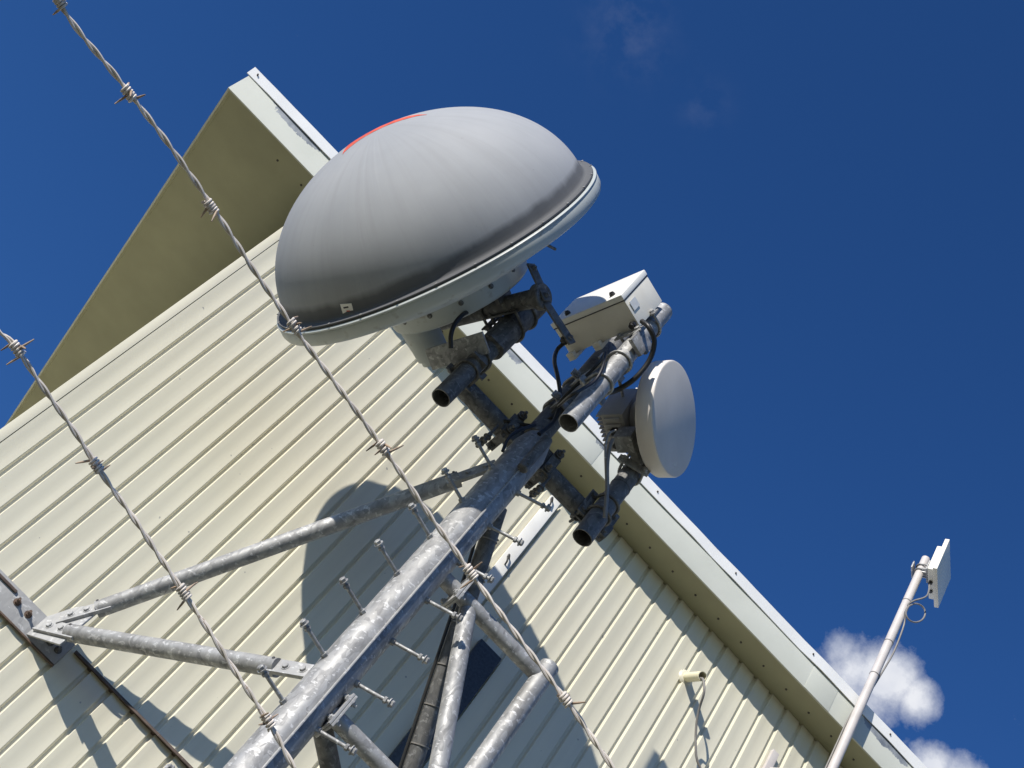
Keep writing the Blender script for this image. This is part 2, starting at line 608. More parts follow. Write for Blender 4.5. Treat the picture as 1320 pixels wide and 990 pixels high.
# flashing along the roof edge, slightly buckled
w = MB()
rings = []
nseg = 150
for i in range(nseg + 1):
    x = XC - OVL - 0.02 + (XR + 0.55 - XC + OVL) * i / nseg
    wob = 0.010 * noise.noise(V((x * 1.7, 3.1, 0))) + 0.006 * noise.noise(V((x * 5.0, 9.1, 0)))
    y0 = -OV - 0.011 + wob * 0.8
    zb = ZT - 0.072 + 0.006 * noise.noise(V((x * 2.3, 5, 2)))
    rings.append([V((x, y0, zb)), V((x, -OV - 0.026 + wob * .5, ZT)), V((x, 0.25, ZT + 0.012)), V((x, 0.25, ZT)), V((x, y0 + 0.016, ZT - 0.012)), V((x, y0 + 0.006, zb))])
w.ringed(rings, True, True, True)
for i in range(14):                             # its fixing screws
    x = XC - OVL + 0.03 + i * 0.72
    p = V((x, -OV - 0.022, ZT - 0.030))
    w.tube([p + V((0, 0.01, 0)), p - V((0, 0.004, 0))], 0.006, 8, True, 1)
w.build('roof_flashing', [M_flash, M_screw], bld)
w = MB()
w.abox(XC - OVL + 0.02, XR + 0.5, 0.25, DEPTH + 0.5, ZT - 0.02, ZT + 0.05)
w.abox(XC - OVL + 0.02, XR + 0.5, -OV + 0.03, 0.25, ZT - 0.03, ZT - 0.022)
w.build('roof', M_flash, bld)
# ledge flashing where the upper sheets lap over the lower ones
w = MB()
zl = 3.258 + H
for x0, x1 in ((XC + 0.02, -0.577), (-0.192, XR)):
    w.abox(x0, x1, -0.026, 0.03, zl - 0.004, zl + 0.003, 0.0012)
    w.abox(x0, x1, -0.029, -0.024, zl - 0.012, zl + 0.002, 0.0012)
o = w.build('lap_flashing', M_ledge, bld)
tag(o, 'thin rust brown flashing line across the cladding')

# pale cable cover strip and dark panel on the cladding
w = MB()
w.abox(1.086, 1.164, -0.022, -0.002, 5.06 + H, 6.205 + H, 0.003)
strip = w.build('cover_strip', M_white, loc=(1.125, -0.01, 5.06 + H))
tag(strip, 'long narrow white strip fixed upright on the cladding behind the mast', 'cover strip')
for px, py in ((709, 648), (653, 722)):
    q = P(px, py, -0.024)
    w = MB()
    w.tube(smooth_path([q + V((0.012, 0.004, 0.02)), q + V((-0.008, -0.022, 0.024)), q + V((-0.012, -0.03, 0.0)), q + V((0.004, -0.022, -0.022)), q + V((0.012, 0.003, -0.035))], 4), 0.0055, 8)
    w.build('hook', M_galv_dark, strip)
w = MB()
w.abox(1.288, 1.452, -0.030, 0.004, 4.02 + H, 5.02 + H, 0.006)
w.abox(1.294, 1.446, -0.0325, -0.029, 4.03 + H, 5.01 + H, 0.001)
tag(w.build('wall_vent', M_dark, loc=(1.37, 0, 4.02 + H)), 'dark narrow upright panel on the cladding, inside the dome shadow', 'vent')

# ------------------------------------------------------------------ pipe stub with cable on the wall
b0 = V((2.449, 0.0, 5.969 + H))
dr = V((0.06, -1.0, -0.40)).normalized()
stub = empty('conduit_stub', b0, 'cream pipe stub poking out of the cladding below the eave', 'pipe')
w = MB(); w.pipe(b0 - dr * 0.05, b0 + dr * 0.205, 0.030, 0.004, 28); w.build('pipe', M_pvc, stub)
w = MB()
w.lathe([(0.029, 0.008), (0.036, 0.008), (0.046, 0.001), (0.054, -0.008), (0.054, -0.02), (0.03, -0.02)], b0, V((0, -1, 0)), 28)
w.build('sealant_collar', M_wall, stub)
tip = b0 + dr * 0.192
w = MB()
pts = [b0 + dr * 0.05 + V((0, 0, -0.012)), tip + V((0.0, 0, -0.018)), tip + V((0.012, -0.035, -0.05)), P(908, 895, -0.22), P(902, 915, -0.16), P(898, 940, -0.12), P(898, 975, -0.10), P(904, 1030, -0.09), V((2.62, -0.08, 4.6 + H)), V((2.6, -0.06, 2.0))]
w.tube(smooth_path(pts, 6), 0.0078, 10)
tag(w.build('hanging_cable', M_grey_cable, loc=tip), 'brown grey cable hanging down the cladding from the cream pipe stub', 'cable')

# ------------------------------------------------------------------ bracket with two struts
G0 = V((-0.40, -0.012, 3.22 + H))
LEG = V((P(632, 640, -1.36).x, -1.36, 0))
gd = V((LEG.x - G0.x, LEG.y - G0.y, 0)).normalized()
gn = V((gd.y, -gd.x, 0)).normalized()          # plane normal of gusset and struts
if gn.dot(TO_SUN) < 0: gn = -gn


def GP(px, py, off=0.0):
    return PL(px, py, G0 + gn * off, gn)


br = empty('stay_bracket', (-0.40, 0, 3.13 + H), 'grey galvanised bracket with two pipe struts staying the mast to the cladding', 'bracket')
w = MB()
w.abox(-0.95, -0.213, -0.018, -0.006, 3.137 + H, 3.280 + H, 0.002)
pl = w.build('base_plate', M_plate, br)
w = MB()
w.abox(-0.952, -0.211, -0.021, -0.005, 3.128 + H, 3.137 + H, 0.001)
w.build('rusty_edge', M_rust, pl)
for px, py in ((21, 777), (35, 793)):
    q = P(px, py, -0.02)
    w = MB(); w.hexbolt(q, V((0, -1, 0)), 0.014, 0.014, 0.026); w.build('anchor_bolt', M_rust, pl)
for px in (-0.30, -0.25):
    w = MB(); w.hexbolt(V((px, -0.018, 3.20 + H)), V((0, -1, 0)), 0.014, 0.014, 0.02); w.build('anchor_bolt', M_galv_dark, pl)
w = MB()
w.plate([GP(33, 819.5), GP(76, 833), GP(81, 829), GP(99, 812), GP(124, 791), GP(122.5, 781), GP(95, 785), GP(60, 796.5)], 0.011, 0, 0.0015)
gus = w.build('gusset_plate', M_plate, br)
# upper strut
L_end = LEG + gn * 0.0
u0, u1 = GP(124, 787), GP(592, 618)
l0, l1 = GP(87.5, 816.5), GP(357, 862)


def strut(a, b, tab_a, tab_b, r):
    d = (b - a).normalized()
    sd = d.cross(gn).normalized()
    w = MB(); w.cyl(a, b, r, 28)
    s = w.build('strut', M_galv, br)
    for p, q in ((a, tab_a), (b, tab_b)):
        e = (q - p).normalized()
        w = MB()
        c = (p + q) / 2 + gn * 0.011
        w.box(c, e * ((q - p).length / 2 + 0.03), sd * (r * 0.92), gn * 0.005, 0.0015)
        w.box(c - sd * 0 + e * -0.01 + gn * 0.001 + sd * (r * 0.97), e * ((q - p).length / 2 + 0.06), sd * 0.004, gn * 0.010, 0.001)
        t_ = w.build('tab_plate', M_plate, s)
        for f in (0.30, 0.85):
            w = MB(); w.hexbolt(p.lerp(q, f) + gn * 0.016, gn, 0.0145, 0.012); w.build('bolt', M_plate, s)
        w = MB(); w.tube([p - e * 0.016 + gn * (r - 0.006) - sd * r * .35, p - e * 0.016 + gn * (r + 0.0006) - sd * r * .35], 0.007, 10); w.build('vent_hole', M_ink, s)
    return s


strut(u0, u1, GP(86, 798), GP(634, 603), 0.041)
strut(l0, l1, GP(60, 810), GP(398, 869), 0.041)

# ------------------------------------------------------------------ lattice mast
mast = empty('lattice_mast', (LEG.x, LEG.y, 0), 'tall galvanised tubular mast leg with step bolts, braces and a second thinner leg', 'mast')
LR = 0.091
ZTOP = P(690, 566, LEG.y).z
w = MB()
w.tube([LEG, LEG + V((0, 0, ZTOP - 0.10)), LEG + V((0, 0, ZTOP + 0.02))], [LR, LR, 0.064], 48)
leg = w.build('leg', M_galv_bright, mast)
ZF = P(665, 604, LEG.y - 0.1).z
# fin and small tube of the climbing rail in front of the leg
tc = V((CAM.x - LEG.x, CAM.y - LEG.y, 0)).normalized()
fa = math.radians(13.5)
fr_ = V((tc.x * math.cos(fa) - tc.y * math.sin(fa), tc.x * math.sin(fa) + tc.y * math.cos(fa), 0))
if fr_.x < tc.x:
    fa = -fa
    fr_ = V((tc.x * math.cos(fa) - tc.y * math.sin(fa), tc.x * math.sin(fa) + tc.y * math.cos(fa), 0))
ft = V((-fr_.y, fr_.x, 0))
w = MB()
w.box(LEG + fr_ * (LR + 0.007) + V((0, 0, ZF / 2)), fr_ * 0.011, ft * 0.003, V((0, 0, ZF / 2)), 0.001)
rail = w.build('climbing_rail', M_plate, mast)
w = MB()
rp = LEG + fr_ * (LR + 0.035)
w.cyl(rp + V((0, 0, ZF)), rp + V((0, 0, ZF + 0.27)), 0.028, 24, cham=0.006)
w.cyl(rp + V((0, 0, ZF + 0.03)) + fr_ * 0.02, rp + V((0, 0, ZF + 0.03)) + fr_ * 0.034, 0.007, 10)
w.build('rail_tube', M_galv_dark, rail)
# step bolts: one prototype, copied up both sides
w = MB()
w.cyl((0, 0, 0), (0.165, 0, 0), 0.0085, 12)
w.tube([V((0.165, 0, 0)), V((0.169, 0, 0))], 0.021, 18)
w.tube([V((0.169, 0, 0)), V((0.182, 0, 0)), V((0.185, 0, 0))], [0.0155, 0.0155, 0.012], 6)
w.tube([V((0.138, 0, 0)), V((0.150, 0, 0))], 0.015, 6)
w.tube([V((0.004, 0, 0)), V((0.018, 0, 0))], 0.016, 6)
proto = w.build('step_bolt', M_galv)
proto.parent = mast


def bolt_at(z, d, first=[True]):
    o = proto if first[0] else proto.copy()
    if not first[0]:
        COL.objects.link(o); o.parent = mast
    first[0] = False
    d = V(d).normalized()
    o.location = d * (LR - 0.004) + V((0, 0, z))
    o.rotation_euler = (0, 0, math.atan2(d.y, d.x))


dL, dR = V((-0.94, -0.33, 0)), V((0.89, -0.46, 0))


def zfit(px, py, d):
    """height on the leg of a bolt root sighted at (px, py)"""
    best = None
    for i in range(1000):
        z = 2.0 + i * 0.006
        q = LEG + V(d).normalized() * LR + V((0, 0, z))
        v = q - CAM
        c = V((v.dot(RIGHT), v.dot(DOWN), v.dot(FWD)))
        e = (660 + FPX * c.x / c.z - px) ** 2 + (495 + FPX * c.y / c.z - py) ** 2
        if best is None or e < best[0]: best = (e, z)
    return best[1]


S4 = lambda x, y: (280 + x / 2.414, 580 + y / 2.414)
for q in ((213, 785), (338, 640), (455, 505), (563, 385), (664, 270), (762, 157), (850, 52)):
    bolt_at(zfit(*S4(*q), dL), dL)
for q in ((415, 710), (527, 578), (635, 452), (735, 335), (835, 228), (920, 122)):
    bolt_at(zfit(*S4(*q), dR), dR)
zl0, zr0 = zfit(*S4(213, 785), dL), zfit(*S4(415, 710), dR)
stp = (zfit(*S4(664, 270), dL) - zl0) / 4
for i in range(2, 6):
    bolt_at(zl0 - stp * i, dL); bolt_at(zr0 - stp * (i - 1), dR)

LEG2 = V((P(705, 865, LEG.y).x, LEG.y, 0))
w = MB(); w.cyl(LEG2, LEG2 + V((0, 0, P(712, 862, LEG.y).z)), 0.047, 32, cham=0.006); w.build('leg', M_galv, mast)
LEG3 = V((1.02, -0.62, 0))
w = MB(); w.cyl(LEG3, LEG3 + V((0, 0, 2.6 + H)), 0.06, 32, cham=0.004); w.build('leg', M_galv, mast)


def brace(z, xf, full=True):
    w = MB()
    w.cyl((LEG.x + 0.05, LEG.y, z), (xf - 0.012, LEG.y, z), 0.038, 24)
    s = w.build('brace', M_galv, mast)
    w = MB()
    for sx in (-0.0065, 0.0065):
        w.box((xf + sx, LEG.y - 0.005, z + 0.005), V((0.0055, 0, 0)), V((0, 0.072, 0)), V((0, 0, 0.088)), 0.001)
    for yy, z2 in ((-0.058, 0.066), (-0.058, -0.05), (0.05, 0.066), (0.05, -0.05)):
        w.hexbolt((xf - 0.012, LEG.y + yy, z + z2), (-1, 0, 0), 0.0145, 0.012, 0.006)
        w.hexbolt((xf + 0.012, LEG.y + yy, z + z2), (1, 0, 0), 0.0145, 0.010, 0.012)
    w.build('flange', M_plate, s)
    w = MB()
    w.cyl((xf + 0.012, LEG.y, z), (LEG2.x - 0.03, LEG.y, z), 0.038, 24)
    w.build('brace', M_galv, mast)


zb1, zb2 = P(590, 765, LEG.y), P(430, 925, LEG.y)
brace(zb1.z, zb1.x)
brace(zb2.z, zb2.x)
# diagonals
w = MB(); w.cyl(P(603, 788, -1.35), P(556, 1040, -1.48), 0.041, 24); w.build('diagonal', M_galv, mast)
d0, d1 = P(643, 655, -1.22), P(518, 1030, -0.72)
w = MB(); w.cyl(d0, d1, 0.043, 24); dg = w.build('diagonal', M_galv_dark, mast)
w = MB()
ddir = (d1 - d0).normalized()
for f in (0.12, 0.27, 0.42, 0.565, 0.70, 0.83):
    w = MB()
    q = d0.lerp(d1, f)
    w.tube([q - ddir * 0.003, q + ddir * 0.003], 0.0475, 24)
    w.hexbolt(q + RIGHT * 0.047, RIGHT, 0.005, 0.006)
    w.build('cable_tie', M_grey_cable, dg)
w = MB(); w.cyl(P(412, 925, -1.33), P(440, 1060, -1.05), 0.042, 24); w.build('diagonal', M_galv_dark, mast)
XB_Z = P(675, 580, LEG.y + 0.15).z
# black feeder cable running down beside the dark diagonal
side = ddir.cross(FWD).normalized()
if side.dot(RIGHT) > 0: side = -side
w = MB()
pts = [V((LEG.x - 0.03, -1.24, XB_Z + 0.05)), V((LEG.x + 0.02, -1.25, XB_Z - 0.2))] + [d0.lerp(d1, f) + side * 0.052 - FWD * 0.02 for f in (0.06, 0.25, 0.5, 0.75, 1.0)]
w.tube(smooth_path(pts, 6), 0.0085, 8)
tag(w.build('feeder_cable', M_black, loc=pts[0]), 'thin black cable tied down the dark diagonal brace of the mast', 'cable')

# ------------------------------------------------------------------ mounting frame on the mast head
fr = empty('antenna_support', (LEG.x, LEG.y, ZTOP), 'dark galvanised crossbar with upright mounting pipes clamped on the mast head', 'mounting pipes')
XB = V((0, LEG.y + 0.15, P(675, 580, LEG.y + 0.15).z))
w = MB(); w.pipe(XB + V((0.10, 0, 0)), XB + V((1.225, 0, 0)), 0.054, 0.006); w.build('crossbar', M_galv_dark, fr)
PC = V((P(700, 553, LEG.y).x, LEG.y, 0))
w = MB(); w.cyl(PC + V((0, 0, ZTOP)), PC + V((0, 0, P(828, 412, LEG.y).z)), 0.062, 36, cham=0.004); w.build('upright_pipe', M_galv_dark, fr)
LY = -1.745
PLIT = V((P(746, 526, LY).x + 0.010, LY, 0))
zlo, zhi = P(734, 538, LY - 0.03).z, P(855, 401, LY).z
PLR = 0.051
w = MB(); w.pipe(PLIT + V((0, 0, zlo)), PLIT + V((0, 0, zhi)), PLR, 0.005, 36)
w.cyl(PLIT + V((0, 0, zhi - 0.006)), PLIT + V((0, 0, zhi + 0.006)), PLR - 0.001, 36)
w.build('upright_pipe', M_galv_bright, fr)
PD = V((P(635, 448, -1.45).x - 0.004, -1.45, 0))
zd0 = P(574, 511, -1.48).z
PDR = 0.050
w = MB(); w.pipe(PD + V((0, 0, zd0)), PD + V((0, 0, 5.72 + H)), PDR, 0.006, 36)
dp = w.build('upright_pipe', M_galv_dark, fr)
w = MB(); w.pipe(PD + V((0, 0, 5.20 + H)), PD + V((0, 0, 5.70 + H)), 0.070, 0.018, 36); w.build('sleeve', M_galv_dark, dp)
SY = XB.y - 0.112
PS = V((P(790, 642, SY).x, SY, 0))
zs0 = P(752, 687, SY - 0.03).z
w = MB(); w.pipe(PS + V((0, 0, zs0)), PS + V((0, 0, zs0 + 0.72)), 0.053, 0.006, 36)
w.tube([PS + V((0, 0, zs0 + 0.44)), PS + V((0, 0, zs0 + 0.447))], 0.0555, 36)
w.build('upright_pipe', M_galv_dark, fr)


def clamp(par, mat, c, axis, out, r, rod=0.008, ext=0.04):
    w = MB(); w.ubolt(c, axis, out, r, rod, ext)
    return w.build('clamp', mat, par)


# stand-off that carries the dome pipe in front of the crossbar
w = MB()
ym = (PD.y + XB.y) / 2
yh = (XB.y - PD.y) / 2
for dz in (-0.085, 0.085):
    w.box((PD.x, ym, XB.z + dz), V((0.045, 0, 0)), V((0, yh + 0.07, 0)), V((0, 0, 0.008)), 0.002)
w.box((PD.x, ym, XB.z), V((0.008, 0, 0)), V((0, yh, 0)), V((0, 0, 0.078)), 0.002)
w.build('stand_off', M_galv_dark, fr)
clamp(fr, M_galv_dark, (PD.x, PD.y, XB.z - 0.02), (0, 0, 1), (0, 1, 0), PDR)
clamp(fr, M_galv_dark, (PD.x, PD.y, XB.z - 0.14), (0, 0, 1), (0, 1, 0), PDR)
for zc in (0.05, -0.05):
    clamp(fr, M_galv_dark, PS + V((0, 0, XB.z + zc)), (0, 0, 1), (0, 1, 0), 0.053, 0.008, 0.12)
for x in (PS.x - 0.075, PS.x + 0.075):
    clamp(fr, M_galv_dark, XB + V((x, 0, 0)), (1, 0, 0), (0, -1, 0), 0.054, 0.008, 0.03)
for x in (LEG.x - 0.135, LEG.x + 0.135):
    clamp(fr, M_galv_dark, XB + V((x, 0, 0)), (1, 0, 0), (0, -1, 0), 0.054, 0.009, 0.075)
    clamp(fr, M_galv_dark, XB + V((x, 0, 0)), (1, 0, 0), (0, 0, -1), 0.054, 0.008, 0.05)
w = MB()
w.box(XB + V((LEG.x, -0.056, 0)), V((0.17, 0, 0)), V((0, 0.007, 0)), V((0, 0, 0.075)), 0.002)
w.build('clamp_plate', M_galv_dark, fr)
# arms that carry the bright pipe in front of the mast head
sv_ = (PC - PLIT); sv_.z = 0
sl_ = sv_.length; sn_ = sv_.normalized(); st_ = V((-sn_.y, sn_.x, 0))
zcl = P(792, 455, LY).z
for z in (zcl, zcl - 0.22):
    w = MB()
    for o_ in (-0.045, 0.045):
        w.box(PLIT + sn_ * (sl_ / 2) + st_ * o_ + V((0, 0, z)), sn_ * (sl_ / 2 + 0.03), st_ * 0.005, V((0, 0, 0.03)), 0.002)
    w.box(PLIT + sn_ * (PLR + 0.02) + V((0, 0, z)), sn_ * 0.012, st_ * 0.055, V((0, 0, 0.028)), 0.002)
    w.build('arm', M_galv, fr)
    clamp(fr, M_galv, PC + V((0, 0, z + 0.02)), (0, 0, 1), -sn_, 0.062)
    clamp(fr, M_galv, PLIT + V((0, 0, z - 0.01)), (0, 0, 1), sn_, PLR)
# spare clamps seen left and right of the mast head
for c in (P(625, 566, -1.22), P(693, 632, -1.22)):
    w = MB()
    w.box(c, V((0.012, 0, 0)), V((0, 0.05, 0)), V((0, 0, 0.012)), 0.002)
    for yy in (-0.035, 0.0, 0.03):
        w.hexbolt(c + V((0, yy, -0.012)), (0, 0, -1), 0.016, 0.016, 0.02)
    w.tube([c + V((0, -0.04, -0.03)), c + V((0, -0.04, 0.09))], 0.008, 8)
    w.build('clamp', M_galv_dark, fr)

# ------------------------------------------------------------------ the large dome antenna
DA = V((-0.9192, -0.3938, 0.0)).normalized()
DC = V((-0.404, -1.427, 5.44 + H)) + DA * 0.042
RD = 0.905
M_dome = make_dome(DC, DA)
dome = empty('dome_antenna', DC, 'large grey domed radome dish antenna with a red stroke on top', 'dish antenna')
DT = DA.cross(V((0, 0, 1))).normalized()            # horizontal in the rim plane
ra, rb = 0.834, 0.632
prof = [(0.881, 0.004), (0.881, 0.012), (0.852, 0.013), (0.841, 0.017), (0.836, 0.03)]
for i in range(0, 41):
    t = PI / 2 * i / 40
    hh = rb * math.sin(t)
    if hh < 0.03: continue
    prof.append((ra * math.cos(t) if i < 40 else 0.0, hh))
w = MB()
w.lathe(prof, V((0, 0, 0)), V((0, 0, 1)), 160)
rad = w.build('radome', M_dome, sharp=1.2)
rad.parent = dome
q_ = V((0, 0, 1)).rotation_difference(DA)
rad.rotation_mode = 'QUATERNION'; rad.rotation_quaternion = q_
w = MB()
w.lathe([(0.85, -0.002), (0.885, -0.002), (0.893, -0.008), (0.893, -0.014), (0.888, -0.018), (0.891, -0.022), (0.892, -0.062), (0.885, -0.082), (0.870, -0.092), (0.854, -0.096), (0.80, -0.108), (0.74, -0.130), (0.62, -0.168), (0.50, -0.190), (0.40, -0.198), (0.0, -0.200)], DC, DA, 160)
shell = w.build('dish_shell', M_shell, dome, sharp=0.9)
for k in range(28):                                     # clips round the flange
    a = 2 * PI * k / 28 + 0.05
    e = DT * math.cos(a) + V((0, 0, 1)) * math.sin(a)
    tg = DA.cross(e)
    w = MB()
    w.box(DC + e * 0.879 + DA * 0.0135, e * 0.006, tg * 0.005, DA * 0.0022, 0.001)
    w.build('rim_clip', M_galv, shell)
w = MB()
w.lathe([(0.0, -0.325), (0.30, -0.325), (0.365, -0.322), (0.378, -0.314), (0.382, -0.30), (0.384, -0.212), (0.40, -0.196), (0.40, -0.185)], DC, DA, 80)
hub = w.build('hub_shroud', M_shell, dome, sharp=0.9)
for k in range(14):
    a = 2 * PI * k / 14
    e = DT * math.cos(a) + V((0, 0, 1)) * math.sin(a)
    w = MB()
    w.hexbolt(DC + e * 0.384 - DA * 0.245, e, 0.010, 0.006)
    w.build('bolt', M_galv_dark, hub)
# horizontal swivel tube behind the hub, and its brackets
dd = V((0.3938, -0.9192, 0)).normalized()
T0 = DC - DA * 0.418
w = MB(); w.cyl(T0 - dd * 0.20, T0 + dd * 0.47, 0.048, 28, cham=0.004); w.build('swivel_tube', M_galv_dark, dome)
w = MB()
te = T0 + dd * 0.46
w.cyl(te - dd * 0.02, te + dd * 0.03, 0.068, 24, cham=0.006)
w.build('end_cap', M_galv_dark, dome)


def bar(name, a, b, wd, th, n, mat=None, holes=True):
    a, b = V(a), V(b)
    d = (b - a).normalized()
    n = (n - d * n.dot(d)).normalized()
    s = d.cross(n)
    w = MB()
    w.box((a + b) / 2, d * ((b - a).length / 2), s * wd / 2, n * th / 2, 0.003)
    if holes:
        for q in (a + d * 0.03, b - d * 0.03):
            w.hexbolt(q - n * th / 2 if n.dot(CAM - a) < 0 else q + n * th / 2, -n if n.dot(CAM - a) < 0 else n, 0.014, 0.010, 0.008)
    return w.build(name, mat or M_galv_dark, dome)


bar('elevation_arm', P(684, 340, te.y - 0.035), P(706, 388, te.y - 0.035), 0.060, 0.012, dd)
bar('elevation_arm', P(697, 380, te.y - 0.01), P(738, 443, te.y - 0.01), 0.055, 0.012, dd)
bar('mount_plate', P(553, 464, -1.28), P(627, 441, -1.55), 0.11, 0.02, V((0.2, 0, 1)), M_galv, False)
for s_ in (-0.17, 0.25):                                  # lugs between hub and swivel tube
    w = MB(); w.box(DC - DA * 0.355 + dd * s_, DA * 0.03, dd * 0.012, V((0, 0, 0.06)), 0.002); w.build('lug', M_galv_dark, dome)
clamp(dome, M_galv_dark, V((PD.x, PD.y, 5.40 + H)), (0, 0, 1), DA, 0.070)
clamp(dome, M_galv_dark, V((PD.x, PD.y, 5.54 + H)), (0, 0, 1), DA, 0.070)
clamp(dome, M_galv_dark, T0 + dd * 0.12, dd, -DA, 0.048)
w = MB()                                                  # feed housing under the hub
fh = DC - DA * 0.315 + V((0, 0, -0.20)) + dd * -0.17
w.cyl(fh, fh - DA * 0.20 , 0.10, 32, 0.088)
w.cyl(fh - DA * 0.19, fh - DA * 0.23, 0.075, 32)
w.build('feed_housing', M_shell, dome)
w = MB()
sp = P(699, 312, -1.95); w.cyl(sp, P(716, 321, -1.90), 0.0075, 10); w.build('stub_rod', M_galv_dark, dome)

# red stroke over the top of the radome


def on_dome(px, py, lift=0.0):
    qi = q_.inverted()
    o = qi @ (CAM - DC); d = qi @ ray(px, py)
    s = V((1 / ra, 1 / ra, 1 / rb))
    O = V((o.x * s.x, o.y * s.y, o.z * s.z)); Dv = V((d.x * s.x, d.y * s.y, d.z * s.z))
    A_, B_, C_ = Dv.dot(Dv), 2 * O.dot(Dv), O.dot(O) - 1
    disc = B_ * B_ - 4 * A_ * C_
    t = (-B_ - math.sqrt(max(disc, 0))) / (2 * A_)
    return o + d * t


def dome_pt(loc, lift=0.0015):
    """push a local point on to the radome surface"""
    v = V((loc.x / ra, loc.y / ra, loc.z / rb)); v.normalize()
    p = V((v.x * ra, v.y * ra, v.z * rb))
    n = V((v.x / ra, v.y / ra, v.z / rb)).normalized()
    return p + n * lift


inner = [(550, 147.5), (537, 149.2), (522.7, 153), (502, 160), (482, 169.2), (464, 179.5), (450, 190), (444, 195.5), (441, 199)]
wid = [0.004, 0.035, 0.075, 0.12, 0.17, 0.22, 0.26, 0.30, 0.32]
qi_ = q_.inverted()
back = qi_ @ (FWD * 0.6 + V((0.0, 0.2, 1)) * 0.6)
w = MB()
rows = []
for (px, py), wd in zip(inner, wid):
    p = on_dome(px, py)
    n = V((p.x / ra ** 2, p.y / ra ** 2, p.z / rb ** 2)).normalized()
    t = (back - n * back.dot(n)).normalized()
    rows.append([dome_pt(p + t * wd * k / 8) for k in range(9)])
bm = w.bm
vs = [[bm.verts.new(p) for p in r] for r in rows]
for a, b in zip(vs, vs[1:]):
    for i in range(8):
        bm.faces.new((a[i], a[i + 1], b[i + 1], b[i]))
lg = w.build('red_stroke', M_red)
lg.parent = rad


def decal(name, px, py, hw, hh, mat, par, ang=0.0, lift=0.002):
    p = on_dome(px, py)
    n = V((p.x / ra ** 2, p.y / ra ** 2, p.z / rb ** 2)).normalized()
    ri = qi_ @ RIGHT; ri = (ri - n * ri.dot(n)).normalized(); up = n.cross(ri)
    a = math.radians(ang)
    r2 = ri * math.cos(a) + up * math.sin(a); u2 = -ri * math.sin(a) + up * math.cos(a)
    w = MB()
    w.box(dome_pt(p, lift), r2 * hw, u2 * hh, n * 0.0012)
    o = w.build(name, mat); o.parent = par
    return o


st_ = decal('sticker', 447.5, 398.5, 0.032, 0.027, M_white, rad, 15, 0.001)
decal('sticker_mark', 446.0, 396.0, 0.014, 0.0035, M_ink, rad, 20, 0.003)
decal('sticker_mark', 449.0, 400.5, 0.010, 0.002, M_red, rad, 15, 0.003)

# ------------------------------------------------------------------ equipment box on the lit pipe
K = P(801, 380, -1.87)
e1 = V((-0.26, 0.966, 0)).normalized()             # along the long side, away from the viewer
e3 = V((0.966, 0.26, 0)).normalized()              # from the lid to the back
BL, BD, BH = 0.492, 0.197, 0.292
bx = empty('equipment_box', K + e1 * BL / 2 + e3 * BD / 2, 'white weatherproof equipment box hung beside the bright upright pipe', 'equipment box')
w = MB()
zc = V((0, 0, BH / 2))
w.box(K + e1 * BL / 2 + e3 * (BD / 2 + 0.0165) + zc, e1 * (BL / 2 - 0.004), e3 * (BD / 2 - 0.0185), V((0, 0, BH / 2 - 0.004)), 0.006)
body = w.build('body', M_boxpaint, bx)
w = MB()
w.box(K + e1 * BL / 2 + e3 * 0.016 + zc, e1 * BL / 2, e3 * 0.016, V((0, 0, BH / 2)), 0.006)
lid = w.build('lid', M_white, bx)
w = MB()
w.box(K + e1 * BL / 2 + e3 * 0.0345 + zc, e1 * (BL / 2 - 0.0025), e3 * 0.003, V((0, 0, BH / 2 - 0.0025)))
w.build('gasket', M_ink, bx)
for f in (0.17, 0.80):
    w = MB()
    c = K + e1 * BL * f + V((0, 0, 0.052))
    w.cyl(c + e3 * 0.002, c - e3 * 0.014, 0.0165, 18, 0.0145)
    w.box(c - e3 * 0.017, e1 * 0.011, e3 * 0.004, V((0, 0, 0.004)), 0.001)
    w.build('latch', M_ink, lid)
w = MB()
w.box(K - e1 * 0.0005 + e3 * 0.085 + V((0, 0, 0.060)), e1 * 0.0012, e3 * 0.026, V((0, 0, 0.033)))
w.build('type_label', M_label, body)
# wall brackets behind the box
back0 = K + e3 * BD
for f in (0.55, 0.92):
    w = MB()
    c = back0 + e1 * BL * f
    w.box(c + e3 * 0.010 + zc, e1 * 0.022, e3 * 0.009, V((0, 0, BH / 2 + 0.045)), 0.002)
    w.box(c + V((0, 0, -0.030)) - e3 * 0.012, e1 * 0.022, e3 * 0.012, V((0, 0, 0.016)), 0.002)
    w.build('mount_strap', M_boxpaint, bx)
w = MB()
cb = V((PLIT.x, PLIT.y, K.z - 0.0))
w.box(cb - e3 * 0.020 + V((0, 0, -0.12)) - e1 * 0.075, e1 * 0.012, e3 * 0.05, V((0, 0, 0.035)), 0.003)
w.box(cb - e3 * 0.010 + V((0, 0, -0.055)) - e1 * 0.068, e1 * 0.010, e3 * 0.062, V((0, 0, 0.04)), 0.003)
w.build('mount_bracket', M_galv_bright, bx)
for z in (-0.03, 0.15):
    clamp(bx, M_galv_bright, cb + V((0, 0, z)), (0, 0, 1), -e3, PLR, 0.008, 0.02)
for f, dd2 in ((0.05, 0.165), (0.92, 0.10)):
    w = MB()
    c = K + e1 * BL * f + e3 * dd2
    w.cyl(c, c + V((0, 0, -0.035)), 0.015, 14); w.cyl(c + V((0, 0, -0.01)), c + V((0, 0, -0.024)), 0.020, 6)
    w.build('cable_gland', M_black, body)

